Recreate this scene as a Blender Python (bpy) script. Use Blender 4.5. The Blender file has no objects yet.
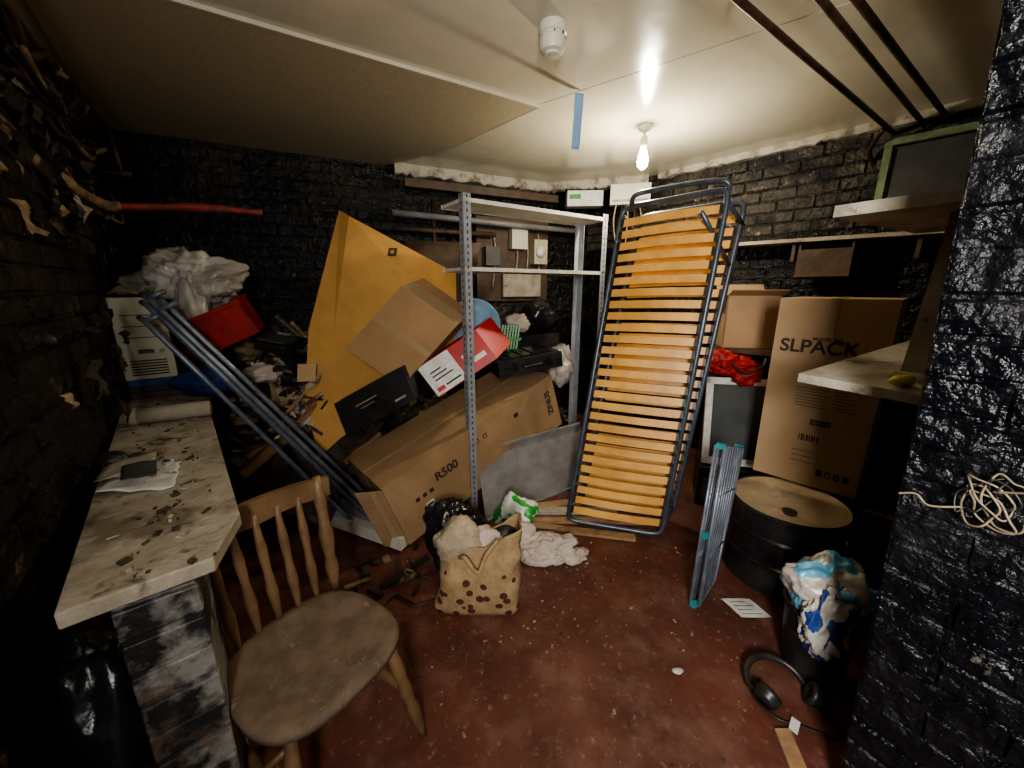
import bpy, math, random
from mathutils import Vector, Matrix, noise
random.seed(7)
V=Vector
sc=bpy.context.scene
# ------------------------------------------------------------ materials
def M(name,c1,c2=None,rough=.5,scale=8,metal=0,bump=0,bscale=40,spec=.5,lo=.4,hi=.6,c3=None,s3=25,lo3=.6,hi3=.66,rv=0,trans=0,dist=.01,spots=None,c4=None,s4=3,lo4=.55,hi4=.7):
    m=bpy.data.materials.new(name);m.use_nodes=True
    nt=m.node_tree;N=nt.nodes;L=nt.links
    b=N['Principled BSDF']
    b.inputs['Roughness'].default_value=rough;b.inputs['Metallic'].default_value=metal
    b.inputs['Specular IOR Level'].default_value=spec
    if trans: b.inputs['Transmission Weight'].default_value=trans
    tc=N.new('ShaderNodeTexCoord')
    b.inputs['Base Color'].default_value=(*c1,1)
    def mask(sc_,lo_,hi_,det=6):
        n=N.new('ShaderNodeTexNoise');n.inputs['Scale'].default_value=sc_;n.inputs['Detail'].default_value=det
        n.inputs['Roughness'].default_value=.65
        L.new(tc.outputs['Object'],n.inputs['Vector'])
        r=N.new('ShaderNodeMapRange');r.inputs['From Min'].default_value=lo_;r.inputs['From Max'].default_value=hi_
        L.new(n.outputs['Fac'],r.inputs['Value']);return r.outputs['Result']
    cur=None
    if c2:
        mx=N.new('ShaderNodeMix');mx.data_type='RGBA'
        mx.inputs['A'].default_value=(*c1,1);mx.inputs['B'].default_value=(*c2,1)
        k=mask(scale,lo,hi);L.new(k,mx.inputs['Factor']);cur=mx.outputs['Result']
        if rv:
            r=N.new('ShaderNodeMapRange');r.inputs['To Min'].default_value=rough;r.inputs['To Max'].default_value=rough+rv
            L.new(k,r.inputs['Value']);L.new(r.outputs['Result'],b.inputs['Roughness'])
    def over(col,sc_,lo_,hi_,cur,det=8):
        mx=N.new('ShaderNodeMix');mx.data_type='RGBA'
        if cur: L.new(cur,mx.inputs['A'])
        else: mx.inputs['A'].default_value=(*c1,1)
        mx.inputs['B'].default_value=(*col,1)
        L.new(mask(sc_,lo_,hi_,det),mx.inputs['Factor']);return mx.outputs['Result']
    if c4: cur=over(c4,s4,lo4,hi4,cur,10)
    if c3: cur=over(c3,s3,lo3,hi3,cur)
    if spots:
        vn=N.new('ShaderNodeTexVoronoi');vn.inputs['Scale'].default_value=spots[1];L.new(tc.outputs['Object'],vn.inputs['Vector'])
        r=N.new('ShaderNodeMapRange');r.inputs['From Min'].default_value=spots[2];r.inputs['From Max'].default_value=spots[2]-.04
        L.new(vn.outputs['Distance'],r.inputs['Value'])
        mx=N.new('ShaderNodeMix');mx.data_type='RGBA';L.new(cur,mx.inputs['A']);mx.inputs['B'].default_value=(*spots[0],1)
        L.new(r.outputs['Result'],mx.inputs['Factor']);cur=mx.outputs['Result']
    if cur: L.new(cur,b.inputs['Base Color'])
    if bump:
        n=N.new('ShaderNodeTexNoise');n.inputs['Scale'].default_value=bscale;n.inputs['Detail'].default_value=6
        L.new(tc.outputs['Object'],n.inputs['Vector'])
        bp=N.new('ShaderNodeBump');bp.inputs['Strength'].default_value=bump;bp.inputs['Distance'].default_value=dist
        L.new(n.outputs['Fac'],bp.inputs['Height']);L.new(bp.outputs['Normal'],b.inputs['Normal'])
    return m
def EM(name,c,s):
    m=bpy.data.materials.new(name);m.use_nodes=True;b=m.node_tree.nodes['Principled BSDF']
    b.inputs['Base Color'].default_value=(*c,1);b.inputs['Emission Color'].default_value=(*c,1);b.inputs['Emission Strength'].default_value=s;return m
m_wall=M('black_paint',(.004,.004,.005),(.009,.008,.008),rough=.16,scale=5,bump=1,bscale=24,rv=.35,spec=.3,c3=(.09,.07,.05),s3=9,lo3=.66,hi3=.73,dist=.03,c4=(.028,.022,.016),s4=2,lo4=.52,hi4=.66)
m_wallL=M('sooty_paint',(.007,.006,.005),(.025,.020,.014),rough=.28,scale=3,bump=1,bscale=20,rv=.45,spec=.32,c3=(.20,.15,.095),s3=6,lo3=.63,hi3=.70,dist=.03,c4=(.06,.046,.03),s4=1.8,lo4=.52,hi4=.66)
m_wallB=M('bare_brick_soot',(.035,.03,.022),(.09,.075,.054),rough=.4,scale=5,bump=.9,bscale=30,rv=.3,spec=.35,c3=(.22,.18,.13),s3=14,lo3=.6,hi3=.68,dist=.02,c4=(.010,.009,.008),s4=2.5,lo4=.46,hi4=.56)
m_pil=M('gloss_black_paint',(.003,.004,.006),(.008,.008,.010),rough=.17,scale=6,bump=1,bscale=18,rv=.25,spec=.3,c3=(.12,.11,.09),s3=18,lo3=.70,hi3=.75,dist=.035)
m_pier=M('pier_paint',(.22,.21,.19),(.015,.015,.015),rough=.5,scale=6,bump=.6,bscale=30,lo=.44,hi=.54,c3=(.10,.07,.05),s3=9,lo3=.55,hi3=.65)
m_floor=M('red_floor_paint',(.135,.042,.028),(.075,.026,.018),rough=.36,scale=3.2,bump=.4,bscale=14,rv=.28,c3=(.25,.16,.12),s3=30,lo3=.58,hi3=.74,lo=.35,hi=.65,c4=(.165,.08,.058),s4=5,lo4=.48,hi4=.66)
m_ceilW=M('ceiling_white',(.62,.575,.455),(.54,.495,.385),rough=.15,scale=1.6,bump=.05,bscale=5,rv=.08)
m_ceilB=M('ceiling_board',(.37,.32,.22),(.43,.37,.26),rough=.5,scale=60,bump=.1,bscale=90)
m_trim=M('flaky_white',(.40,.37,.30),(.16,.135,.10),rough=.7,scale=9,bump=.6,bscale=30,lo=.48,hi=.62)
m_card=M('cardboard',(.38,.235,.12),(.33,.20,.10),rough=.75,scale=4,bump=.08,bscale=60,spec=.2)
m_cardR=M('cardboard_long',(.36,.235,.13),(.29,.185,.10),rough=.75,scale=4,bump=.08,bscale=60,spec=.2)
m_cardS=M('cardboard_tall',(.42,.29,.17),(.37,.25,.14),rough=.75,scale=3,bump=.05,bscale=60,spec=.2)
m_gold=M('cardboard_golden',(.60,.335,.105),(.50,.275,.085),rough=.7,scale=3,bump=.1,bscale=20,spec=.2,c3=(.44,.26,.11),s3=5,lo3=.55,hi3=.7)
m_tape=M('brown_tape',(.36,.25,.14),rough=.3)
m_tapeL=M('pale_tape',(.50,.33,.16),rough=.5)
m_ink=M('ink',(.04,.025,.015),rough=.7)
m_white=M('white_label',(.7,.7,.68),(.55,.54,.5),rough=.5,scale=20)
m_red=M('red_print',(.5,.02,.02),(.38,.012,.012),rough=.4,scale=8)
m_black=M('black_plastic',(.012,.012,.013),(.03,.028,.025),rough=.4,scale=10,bump=.1)
m_blackG=M('black_gloss',(.01,.01,.011),(.02,.02,.02),rough=.22,scale=6)
m_galv=M('grey_steel',(.33,.35,.38),(.26,.27,.29),rough=.45,metal=.2,scale=12)
m_hole=M('dark_hole',(.02,.02,.02),rough=.8)
m_shelf=M('shelf_board',(.62,.6,.54),(.5,.47,.4),rough=.5,scale=7)
m_bed=M('blue_grey_tube',(.10,.12,.15),(.07,.08,.1),rough=.35,metal=.4,scale=15)
m_slat=M('birch_slat',(.78,.43,.12),(.58,.30,.075),rough=.45,scale=4)
m_pole=M('steel_pole',(.26,.30,.37),(.17,.19,.24),rough=.35,metal=.35,scale=12)
m_dust=M('dusty_board',(.40,.36,.295),(.29,.25,.19),rough=.85,scale=9,bump=.3,bscale=60,c3=(.14,.11,.08),s3=11,lo3=.58,hi3=.68)
m_count=M('grimy_counter',(.42,.375,.305),(.30,.255,.195),rough=.8,scale=7,bump=.5,bscale=45,c3=(.09,.065,.045),s3=16,lo3=.57,hi3=.68,c4=(.19,.15,.105),s4=4,lo4=.5,hi4=.62)
m_chair=M('old_wood',(.20,.12,.06),(.12,.072,.036),rough=.45,scale=10,bump=.1)
m_seat=M('dusty_seat',(.15,.105,.07),(.10,.07,.046),rough=.8,scale=14,bump=.2,c3=(.22,.17,.12),s3=30,lo3=.6,hi3=.7)
m_wood=M('raw_wood',(.38,.25,.13),(.25,.15,.08),rough=.65,scale=9,bump=.1)
m_woodD=M('dark_wood',(.09,.055,.03),(.05,.03,.02),rough=.6,scale=9,bump=.2)
m_pipe=M('rusty_pipe',(.08,.04,.022),(.035,.02,.013),rough=.45,scale=20,metal=.3,bump=.2)
m_redpipe=M('red_pipe',(.30,.04,.03),(.12,.03,.02),rough=.6,scale=16,bump=.3)
m_bagW=M('white_polythene',(.58,.55,.51),(.42,.38,.32),rough=.25,scale=6,bump=.4,bscale=18)
m_bagR=M('red_fabric',(.42,.018,.012),(.25,.01,.01),rough=.6,scale=5,bump=.2)
m_bagK=M('bin_liner',(.012,.012,.014),(.02,.02,.022),rough=.2,scale=8,bump=.5,bscale=25)
m_beige=M('beige_plastic',(.50,.47,.34),(.42,.39,.27),rough=.45,scale=5)
m_blue=M('blue_fabric',(.02,.06,.25),(.01,.03,.12),rough=.6,scale=8)
m_teal=M('teal_plastic',(.05,.33,.36),(.03,.22,.25),rough=.35,scale=6)
m_cyan=M('cyan_print',(.17,.45,.62),(.1,.36,.52),rough=.3,scale=5,bump=.3,bscale=18)
m_sky=M('pale_blue_plastic',(.25,.42,.55),(.18,.32,.45),rough=.35,scale=6)
m_green=M('green_plastic',(.04,.35,.05),(.02,.2,.03),rough=.4,scale=9)
m_greenP=M('green_paint',(.20,.27,.15),(.12,.15,.08),rough=.5,scale=12)
m_jute=M('jute',(.40,.28,.15),(.31,.21,.11),rough=.85,scale=30,bump=.3,bscale=150)
m_juteP=M('jute_printed',(.40,.28,.15),(.31,.21,.11),rough=.85,scale=30,bump=.3,bscale=150,spots=((.09,.03,.02),18,.34))
m_fur=M('cream_plush',(.50,.41,.29),(.36,.29,.2),rough=.95,scale=14,bump=.8,bscale=120)
m_cloth=M('white_cloth',(.58,.5,.44),(.46,.38,.33),rough=.85,scale=8,bump=.2)
m_alu=M('grey_sheet',(.27,.265,.26),(.19,.18,.175),rough=.4,scale=5)
m_greypan=M('slate_panel',(.07,.07,.07),(.045,.045,.045),rough=.5,scale=6)
m_junk=M('rubble',(.085,.06,.04),(.03,.024,.018),rough=.85,scale=14,bump=.8,bscale=40,c3=(.25,.2,.15),s3=20,lo3=.6,hi3=.68)
m_cable=M('beige_cable',(.34,.29,.20),(.22,.18,.12),rough=.5,scale=20)
m_cableW=M('grubby_cable',(.26,.21,.14),(.14,.11,.07),rough=.5,scale=30)
m_insul=M('torn_insulation',(.34,.25,.15),(.12,.085,.05),rough=.9,scale=12,bump=.6)
m_bluet=M('blue_tape',(.22,.38,.62),rough=.4)
m_yel=M('yellow_plastic',(.75,.62,.05),rough=.35)
m_dplast=M('detector_plastic',(.6,.57,.48),rough=.4)
m_glow=EM('bulb_glass',(1,.90,.68),90)
m_tube=M('pale_roll',(.42,.38,.3),(.34,.3,.23),rough=.8,scale=10)
m_glass=M('dull_glass',(.06,.07,.075),(.09,.1,.1),rough=.2,scale=4)
m_barrelTop=M('dusty_barrel_lid',(.42,.32,.20),(.29,.21,.13),rough=.7,scale=5,c3=(.5,.40,.28),s3=14,lo3=.6,hi3=.68)
JM=[m_woodD,m_wood,m_black,m_junk,m_card,m_alu,m_trim,m_pole]

# ------------------------------------------------------------ mesh builder
def frame_axis(d):
    d=d.normalized();h=V((0,0,1)) if abs(d.z)<.9 else V((1,0,0))
    x=h.cross(d).normalized();return x,d.cross(x)
class MB:
    def __init__(s): s.v=[];s.f=[];s.m=[];s.sm=[];s.mats=[]
    def mi(s,m):
        if m not in s.mats:s.mats.append(m)
        return s.mats.index(m)
    def add(s,vs,fs,m,smooth=False):
        o=len(s.v);k=s.mi(m);s.v+= [V(x) for x in vs]
        for f in fs: s.f.append([i+o for i in f]);s.m.append(k);s.sm.append(smooth)
    def box(s,o,a,b,c,m):
        o,a,b,c=V(o),V(a),V(b),V(c)
        if a.cross(b).dot(c)<0: a,b=b,a
        vs=[o,o+a,o+a+b,o+b,o+c,o+a+c,o+a+b+c,o+b+c]
        s.add(vs,[(0,3,2,1),(4,5,6,7),(0,1,5,4),(1,2,6,5),(2,3,7,6),(3,0,4,7)],m)
    def cbox(s,c,size,m,rot=(0,0,0)):
        R=Matrix.Rotation(rot[2],3,'Z')@Matrix.Rotation(rot[1],3,'Y')@Matrix.Rotation(rot[0],3,'X')
        a,b,d=R@V((size[0],0,0)),R@V((0,size[1],0)),R@V((0,0,size[2]))
        s.box(V(c)-(a+b+d)/2,a,b,d,m)
    def prism(s,pts,ext,m):
        n=len(pts);pts=[V(p) for p in pts];e=V(ext)
        vs=pts+[p+e for p in pts]
        fs=[tuple(range(n))[::-1],tuple(range(n,2*n))]+[(i,(i+1)%n,n+(i+1)%n,n+i) for i in range(n)]
        s.add(vs,fs,m)
    def tube(s,pts,r,m,seg=8,smooth=False,closed=False,sub=6):
        pts=[V(p) for p in pts]
        if smooth and len(pts)>2:
            q=[];n=len(pts);rng=range(n) if closed else range(n-1)
            for i in rng:
                p0=pts[(i-1)%n] if closed or i>0 else pts[0];p1=pts[i];p2=pts[(i+1)%n]
                p3=pts[(i+2)%n] if closed or i+2<n else pts[-1]
                for k in range(sub):
                    t=k/sub
                    q.append(.5*((2*p1)+(-p0+p2)*t+(2*p0-5*p1+4*p2-p3)*t*t+(-p0+3*p1-3*p2+p3)*t**3))
            if not closed:q.append(pts[-1])
            pts=q
        n=len(pts);rr=r if isinstance(r,(list,tuple)) else [r]*n
        if len(rr)!=n: rr=[rr[min(len(rr)-1,int(i*len(rr)/n))] for i in range(n)]
        vs=[];x=None
        for i,p in enumerate(pts):
            if closed: d=pts[(i+1)%n]-pts[i-1]
            else: d=pts[min(i+1,n-1)]-pts[max(i-1,0)]
            if d.length<1e-9:d=V((0,0,1))
            d.normalize()
            if x is None:x,_=frame_axis(d)
            x=(x-d*x.dot(d));x.normalize();y=d.cross(x)
            for k in range(seg):
                a=2*math.pi*k/seg;vs.append(p+(x*math.cos(a)+y*math.sin(a))*rr[i])
        fs=[]
        for i in range(n if closed else n-1):
            j=(i+1)%n
            for k in range(seg):
                k2=(k+1)%seg;fs.append((i*seg+k,i*seg+k2,j*seg+k2,j*seg+k))
        if not closed: fs+=[tuple(range(seg))[::-1],tuple((n-1)*seg+k for k in range(seg))]
        s.add(vs,fs,m,True)
    def lathe(s,base,prof,m,seg=32,axis=(0,0,1)):
        base=V(base);ax=V(axis).normalized();x,y=frame_axis(ax)
        vs=[];n=len(prof)
        for r,h in prof:
            for k in range(seg):
                a=2*math.pi*k/seg;vs.append(base+ax*h+(x*math.cos(a)+y*math.sin(a))*r)
        fs=[]
        for i in range(n-1):
            for k in range(seg):
                k2=(k+1)%seg;fs.append((i*seg+k,i*seg+k2,(i+1)*seg+k2,(i+1)*seg+k))
        fs+=[tuple(range(seg))[::-1],tuple((n-1)*seg+k for k in range(seg))]
        s.add(vs,fs,m,True)
    def blob(s,c,r,m,amp=.25,freq=3,seed=0,sub=4,flat=None,R=None,m2=None,thr=.1,boxy=0):
        import bmesh
        bm=bmesh.new();bmesh.ops.create_icosphere(bm,subdivisions=sub,radius=1)
        vs=[];c=V(c)
        for v in bm.verts:
            p=v.co.copy();sd=V((seed*7.3,seed*3.1,seed))
            n=noise.noise(p*freq*.5+sd)*.9+ (1-abs(noise.noise(p*freq+sd))*2)*.45+(1-abs(noise.noise(p*freq*2.3+sd))*2)*.22
            if boxy:
                mx=max(abs(p.x),abs(p.y),abs(p.z));p=p*((1-boxy)+boxy*.85/mx)
            p=p*(1+amp*(n-.3));q=V((p.x*r[0],p.y*r[1],p.z*r[2]))
            if R: q=R@q
            q=q+c
            if flat is not None and q.z<flat:q.z=flat+random.random()*.002
            vs.append(q)
        fa=[];fb=[]
        for f in bm.faces:
            t=tuple(v.index for v in f.verts)
            if m2 and noise.noise(f.calc_center_median()*2.2+V((seed,9,2)))>thr: fb.append(t)
            else: fa.append(t)
        bm.free();o=len(s.v)
        s.add(vs,fa,m,True)
        if fb:
            k=s.mi(m2)
            for f in fb:s.f.append([i+o for i in f]);s.m.append(k);s.sm.append(True)
    def sheet(s,o,a,b,m,nx=14,ny=14,amp=.01,freq=8,seed=0,n=None,torn=0):
        o,a,b=V(o),V(a),V(b);nn=V(n) if n else a.cross(b).normalized()
        vs=[];
        for j in range(ny+1):
            for i in range(nx+1):
                u=i/nx
                if torn and j==ny: bb=1-torn*abs(noise.noise(V((i*1.7,seed,0))))*2
                else: bb=1
                w=1-torn*.8*(j/ny)*abs(noise.noise(V((j*.5,seed,3))))
                p=o+a*(.5+(u-.5)*w)+b*(j/ny)*bb;vs.append(p+nn*amp*(noise.noise(p*freq+V((seed,seed,0)))+.5*noise.noise(p*freq*2.7)+.6))
        fs=[(j*(nx+1)+i,j*(nx+1)+i+1,(j+1)*(nx+1)+i+1,(j+1)*(nx+1)+i) for j in range(ny) for i in range(nx)]
        s.add(vs,fs,m,True)
    def make(s,name,parent=None,bevel=0,solid=0,sub=0,es=0):
        me=bpy.data.meshes.new(name);me.from_pydata(s.v,[],s.f)
        for m in s.mats:me.materials.append(m)
        for p,k,sm in zip(me.polygons,s.m,s.sm):p.material_index=k;p.use_smooth=sm
        me.update();ob=bpy.data.objects.new(name,me);sc.collection.objects.link(ob)
        if parent:ob.parent=parent
        if es:
            x=ob.modifiers.new('e','EDGE_SPLIT');x.split_angle=math.radians(32)
        if solid:
            x=ob.modifiers.new('s','SOLIDIFY');x.thickness=solid;x.offset=0
        if bevel:
            x=ob.modifiers.new('b','BEVEL');x.width=bevel;x.segments=2;x.limit_method='ANGLE';x.angle_limit=math.radians(50)
        return ob
def text(body,o,xd,yd,size,m,parent,name='printed_text',extr=.0006):
    cu=bpy.data.curves.new(name,'FONT');cu.body=body;cu.size=size;cu.extrude=extr;cu.align_x='CENTER';cu.offset=size*.022
    t=bpy.data.objects.new(name+'_c',cu);sc.collection.objects.link(t)
    bpy.context.view_layer.update()
    me=bpy.data.meshes.new_from_object(t.evaluated_get(bpy.context.evaluated_depsgraph_get()))
    bpy.data.objects.remove(t)
    X=V(xd).normalized();Y=V(yd);Y=(Y-X*Y.dot(X)).normalized();Z=X.cross(Y)
    Mx=Matrix(((X.x,Y.x,Z.x,o[0]),(X.y,Y.y,Z.y,o[1]),(X.z,Y.z,Z.z,o[2]),(0,0,0,1)))
    me.transform(Mx);me.materials.clear();me.materials.append(m)
    ob=bpy.data.objects.new(name,me);sc.collection.objects.link(ob);ob.parent=parent;return ob

# ------------------------------------------------------------ room
HC=2.35
def brickwall(name,p0,p1,z0,z1,m,lean=(0,0),zsplit=None,m2=None,back=.12,jit=.008,seed=1):
    rnd=random.Random(seed)
    p0=V((p0[0],p0[1],0));p1=V((p1[0],p1[1],0));d=(p1-p0);Ln=d.length;d.normalize();nrm=V((-d.y,d.x,0))*-1 # interior on right side of p0->p1
    mb=MB();L=V((lean[0],lean[1],0))
    def P(x,y,z): return p0+d*x+nrm*y+V((0,0,z))+L*(z/HC)
    def bx(x0,x1,z0_,z1_,y,ch,mm):
        j=lambda q:q*rnd.uniform(.8,1.7)
        yy=[y+rnd.uniform(-.003,.003) for _ in range(4)]
        vs=[P(x0,0,z0_),P(x1,0,z0_),P(x1,0,z1_),P(x0,0,z1_),P(x0+j(ch),yy[0],z0_+j(ch)),P(x1-j(ch),yy[1],z0_+j(ch)),P(x1-j(ch),yy[2],z1_-j(ch)),P(x0+j(ch),yy[3],z1_-j(ch))]
        mb.add(vs,[(4,5,6,7),(0,1,5,4),(1,2,6,5),(2,3,7,6),(3,0,4,7)],mm,False)
    # backing
    vs=[P(0,-back,z0),P(Ln,-back,z0),P(Ln,-back,z1),P(0,-back,z1),P(0,0.002,z0),P(Ln,0.002,z0),P(Ln,0.002,z1),P(0,0.002,z1)]
    mb.add(vs,[(0,3,2,1),(4,5,6,7),(0,1,5,4),(1,2,6,5),(2,3,7,6),(3,0,4,7)],m)
    ch=.077;r=0;z=z0
    while z<z1-.01:
        x=-.11*(r%2)
        zt=min(z+ch-.005,z1)
        while x<Ln:
            a=max(x,0);b=min(x+.225-.005,Ln)
            if b-a>.03:
                mm=m2 if (m2 and z>=zsplit) else m
                bx(a+rnd.uniform(-.002,.002),b,z+rnd.uniform(-.002,.002),zt,rnd.uniform(.005,.005+jit),.006,mm)
            x+=.225
        z+=ch;r+=1
    return mb.make(name)
# interior must be on right of p0->p1
brickwall('wall_back',(-2.54,2.62),(.82,4.25),0,HC,m_wall,seed=2)
brickwall('wall_right',(.78,4.23),(2.75,1.93),0,HC,m_wall,zsplit=1.72,m2=m_wallB,seed=3)
brickwall('wall_left',(-.05,-.62),(-2.55,2.66),0,HC,m_wallL,jit=.014,seed=4)
# pillar wall on right (leans a little)
ob=brickwall('wall_right_near',(.92,.78),(1.72,-.606),0,HC,m_pil,lean=(-.12,0),back=.02,jit=.008,seed=5)
mb=MB()
mb.prism([(.925,.785,0),(1.725,-.6,0),(3.4,.37,0),(2.6,1.75,0)],(-.118,0,HC),m_pil);mb.make('wall_right_partition')
mb=MB();mb.box((-3.2,-1.6,-.12),(6.8,0,0),(0,6.3,0),(0,0,.12),m_floor);mb.make('floor')
mb=MB();mb.box((-3.2,-1.6,HC),(6.8,0,0),(0,6.3,0),(0,0,.12),m_ceilW);mb.make('ceiling')
mb=MB();mb.prism([(-1.48,1.36,HC-.012),(.15,2.36,HC-.012),(-.45,3.02,HC-.012),(-1.0,3.36,HC-.012),(-2.46,2.64,HC-.012)],(0,0,.011),m_ceilB);mb.make('ceiling_board_panel')
mb=MB()
def strip(a,b,w,h,m,z):
    a=V((a[0],a[1],z));b=V((b[0],b[1],z));d=(b-a).normalized();n=V((-d.y,d.x,0))
    mb.box(a-n*w/2,b-a,n*w,(0,0,-h),m)
strip((-1.5,1.35),(.15,2.36),.012,.015,m_ceilW,HC);strip((.15,2.36),(-.45,3.02),.012,.014,m_ceilW,HC);strip((.15,2.36),(1.9,1.05),.018,.002,m_ceilW,HC)
mb.make('trim_1')
# crumbly cornices
def cornice(name,a,b,w,h,seed,m=m_trim,z=HC):
    mb=MB();a=V((*a,z));b=V((*b,z));d=b-a;n=int(d.length/.03);dn=d.normalized();nn=V((dn.y,-dn.x,0))
    vs=[]
    for i in range(n+1):
        p=a+d*(i/n);f=1+.35*noise.noise(V((i*.25,seed,0)))+.25*noise.noise(V((i*.9,seed,5)));g=1+.15*noise.noise(V((i*.35,seed,9)))
        hh=max(.012,h*f);ww=w*g
        vs+=[p-nn*.02,p+nn*ww,p+nn*ww+V((0,0,-hh*.85)),p+nn*ww*.9+V((0,0,-hh)),p-nn*.02+V((0,0,-hh*1.05))]
    fs=[(i*5+k,i*5+(k+1)%5,(i+1)*5+(k+1)%5,(i+1)*5+k) for i in range(n) for k in range(5)]
    mb.add(vs,fs,m,False);mb.make(name)
cornice('trim_2',(1.28,3.64),(2.62,2.08),.05,.045,1)
cornice('trim_3',(-.95,3.39),(.35,4.02),.08,.075,2)
cornice('trim_4',(.3,3.99),(1.2,3.72),.06,.07,3)
# peeling plaster flakes on left wall
mb=MB();r=random.Random(77)
for i in range(70):
    t=r.uniform(.12,.95);y=.1+t*2.4;x=-.93-.7476*(y-.56)*1.04
    z=r.choice([r.uniform(.9,1.4),r.uniform(1.5,2.3),r.uniform(1.6,2.3)])
    w=r.uniform(.03,.11);d=V((-.61,.79,0))
    mb.sheet(V((x,y,z))+V((.79,.61,0))*.035,d*w,V((.79,.61,0))*.01+V((0,0,-w*r.uniform(.5,1.8))),r.choice([m_insul,m_junk,m_wallL,m_wallL,m_junk,m_black]),5,6,.03,25,i,n=(.79,.61,0),torn=.5)
mb.make('peeling_plaster')

# ------------------------------------------------------------ ceiling things
mb=MB();B=V((.152,1.716,HC))
mb.lathe(B,[(.052,0),(.054,-.012),(.052,-.03),(.046,-.034),(.046,-.04),(.05,-.045),(.05,-.07),(.044,-.085),(.03,-.09),(.03,-.098),(.012,-.102),(0.001,-.102)][::1],m_dplast,32)
for k in range(8): a=k*math.pi/4;mb.box(B+V((math.cos(a)*.046,math.sin(a)*.046,-.0445)),(.006,0,0),(0,.006,0),(0,0,.012),m_hole)
mb.make('smoke_detector',es=1)
mb=MB();B=V((.80,2.62,HC))
mb.lathe(B,[(.045,0),(.045,-.012),(.03,-.03),(.012,-.036),(.008,-.04),(.008,-.06),(.02,-.065),(.022,-.11),(.016,-.118)],m_dplast,24)
mb.lathe(B,[(.014,-.118),(.018,-.135),(.028,-.165),(.032,-.195),(.028,-.222),(.015,-.238),(.001,-.242)],m_glow,24)
mb.make('pendant_light_bulb')
mb=MB()
for a,b in (((-.1,.884),(2.22,2.52)),((.05,.79),(2.27,2.40)),((.13,.79),(2.37,2.36))):
    mb.tube([(*a,2.27),(*b,2.27)],.0125,m_pipe,10)
mb.tube([(2.05,2.40,2.25),(2.12,2.55,2.19),(2.19,2.58,2.12)],.012,m_pipe,10,smooth=True)
for t in (.35,):
    for a,b in (((-.1,.884),(2.22,2.52)),((.05,.79),(2.27,2.40)),((.13,.79),(2.37,2.36))):
        p=V((*a,2.27)).lerp(V((*b,2.27)),t);mb.cbox(p+V((0,0,.04)),(.02,.01,.085),m_pipe,(0,0,.6))
mb.make('ceiling_pipes')
mb=MB();mb.sheet((.315,2.2,2.34),(.045,.01,0),(-.012,0,-.25),m_bluet,4,10,.006,9);mb.make('hanging_blue_tape',solid=.001)

# ------------------------------------------------------------ left wall services
mb=MB()
mb.tube([(-1.50,1.27,1.86),(-1.62,1.48,1.80),(-1.80,1.82,1.76),(-1.78,1.92,1.765),(-1.55,2.05,1.785),(-1.3,2.16,1.78)],[.016,.017,.015,.018,.016,.02,.015],m_redpipe,10,smooth=True)
mb.tube([(-1.43,1.15,1.90),(-1.50,1.27,1.86),(-1.62,1.48,1.80),(-1.80,1.82,1.76),(-1.79,1.90,1.765)],[.024,.03,.022,.028,.02,.024,.018],m_insul,9,smooth=True)
mb.make('red_pipe_run')
mb=MB()
mb.tube([(-2.05,2.02,1.95),(-1.95,2.1,1.95),(-1.9,2.12,1.95)],.016,m_pipe,8);mb.tube([(-1.93,2.1,1.93),(-1.95,2.1,2.15)],.012,m_pipe,8)
mb.tube([(-2.12,2.14,2.2),(-1.98,2.05,2.22)],.012,m_insul,8);mb.make('pipe_bracket')
mb=MB();r=random.Random(3)
for i in range(14):
    t0=r.uniform(0,.5);z=r.uniform(1.85,2.3)
    pts=[]
    for k in range(6):
        t=t0+k*.1;x=-.93-.7816*(t*2.1);y=.56+t*2.1
        pts.append((x+.06+r.uniform(-.02,.03),y+r.uniform(-.02,.02),z-.12*math.sin(k*.63)+r.uniform(-.03,.03)))
    mb.tube(pts,r.choice([.006,.009,.014]),r.choice([m_black,m_insul,m_woodD,m_pipe,m_black]),6,smooth=True)
for i in range(9):
    t=r.uniform(.25,.6);x=-.93-.7816*(t*2.1)+.04;y=.56+t*2.1
    mb.sheet((x,y,r.uniform(1.75,2.0)),(-.05,.06,0),(.02,0,-r.uniform(.08,.2)),m_insul if i%2 else m_junk,6,8,.05,14,i,torn=.6)
mb.make('cable_tangle')
mb=MB()
mb.sheet((-1.60,1.46,1.80),(-.07,.10,0),(.01,.0,-.25),m_insul,8,12,.07,12,5,torn=.7);mb.sheet((-1.50,1.30,1.84),(-.05,.06,0),(.0,.0,-.16),m_insul,7,8,.05,14,6,torn=.7);mb.sheet((-1.70,1.66,1.77),(-.05,.07,0),(.01,.0,-.12),m_dust,7,8,.05,14,9,torn=.7)
mb.make('hanging_torn_lagging',solid=.004)

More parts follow.
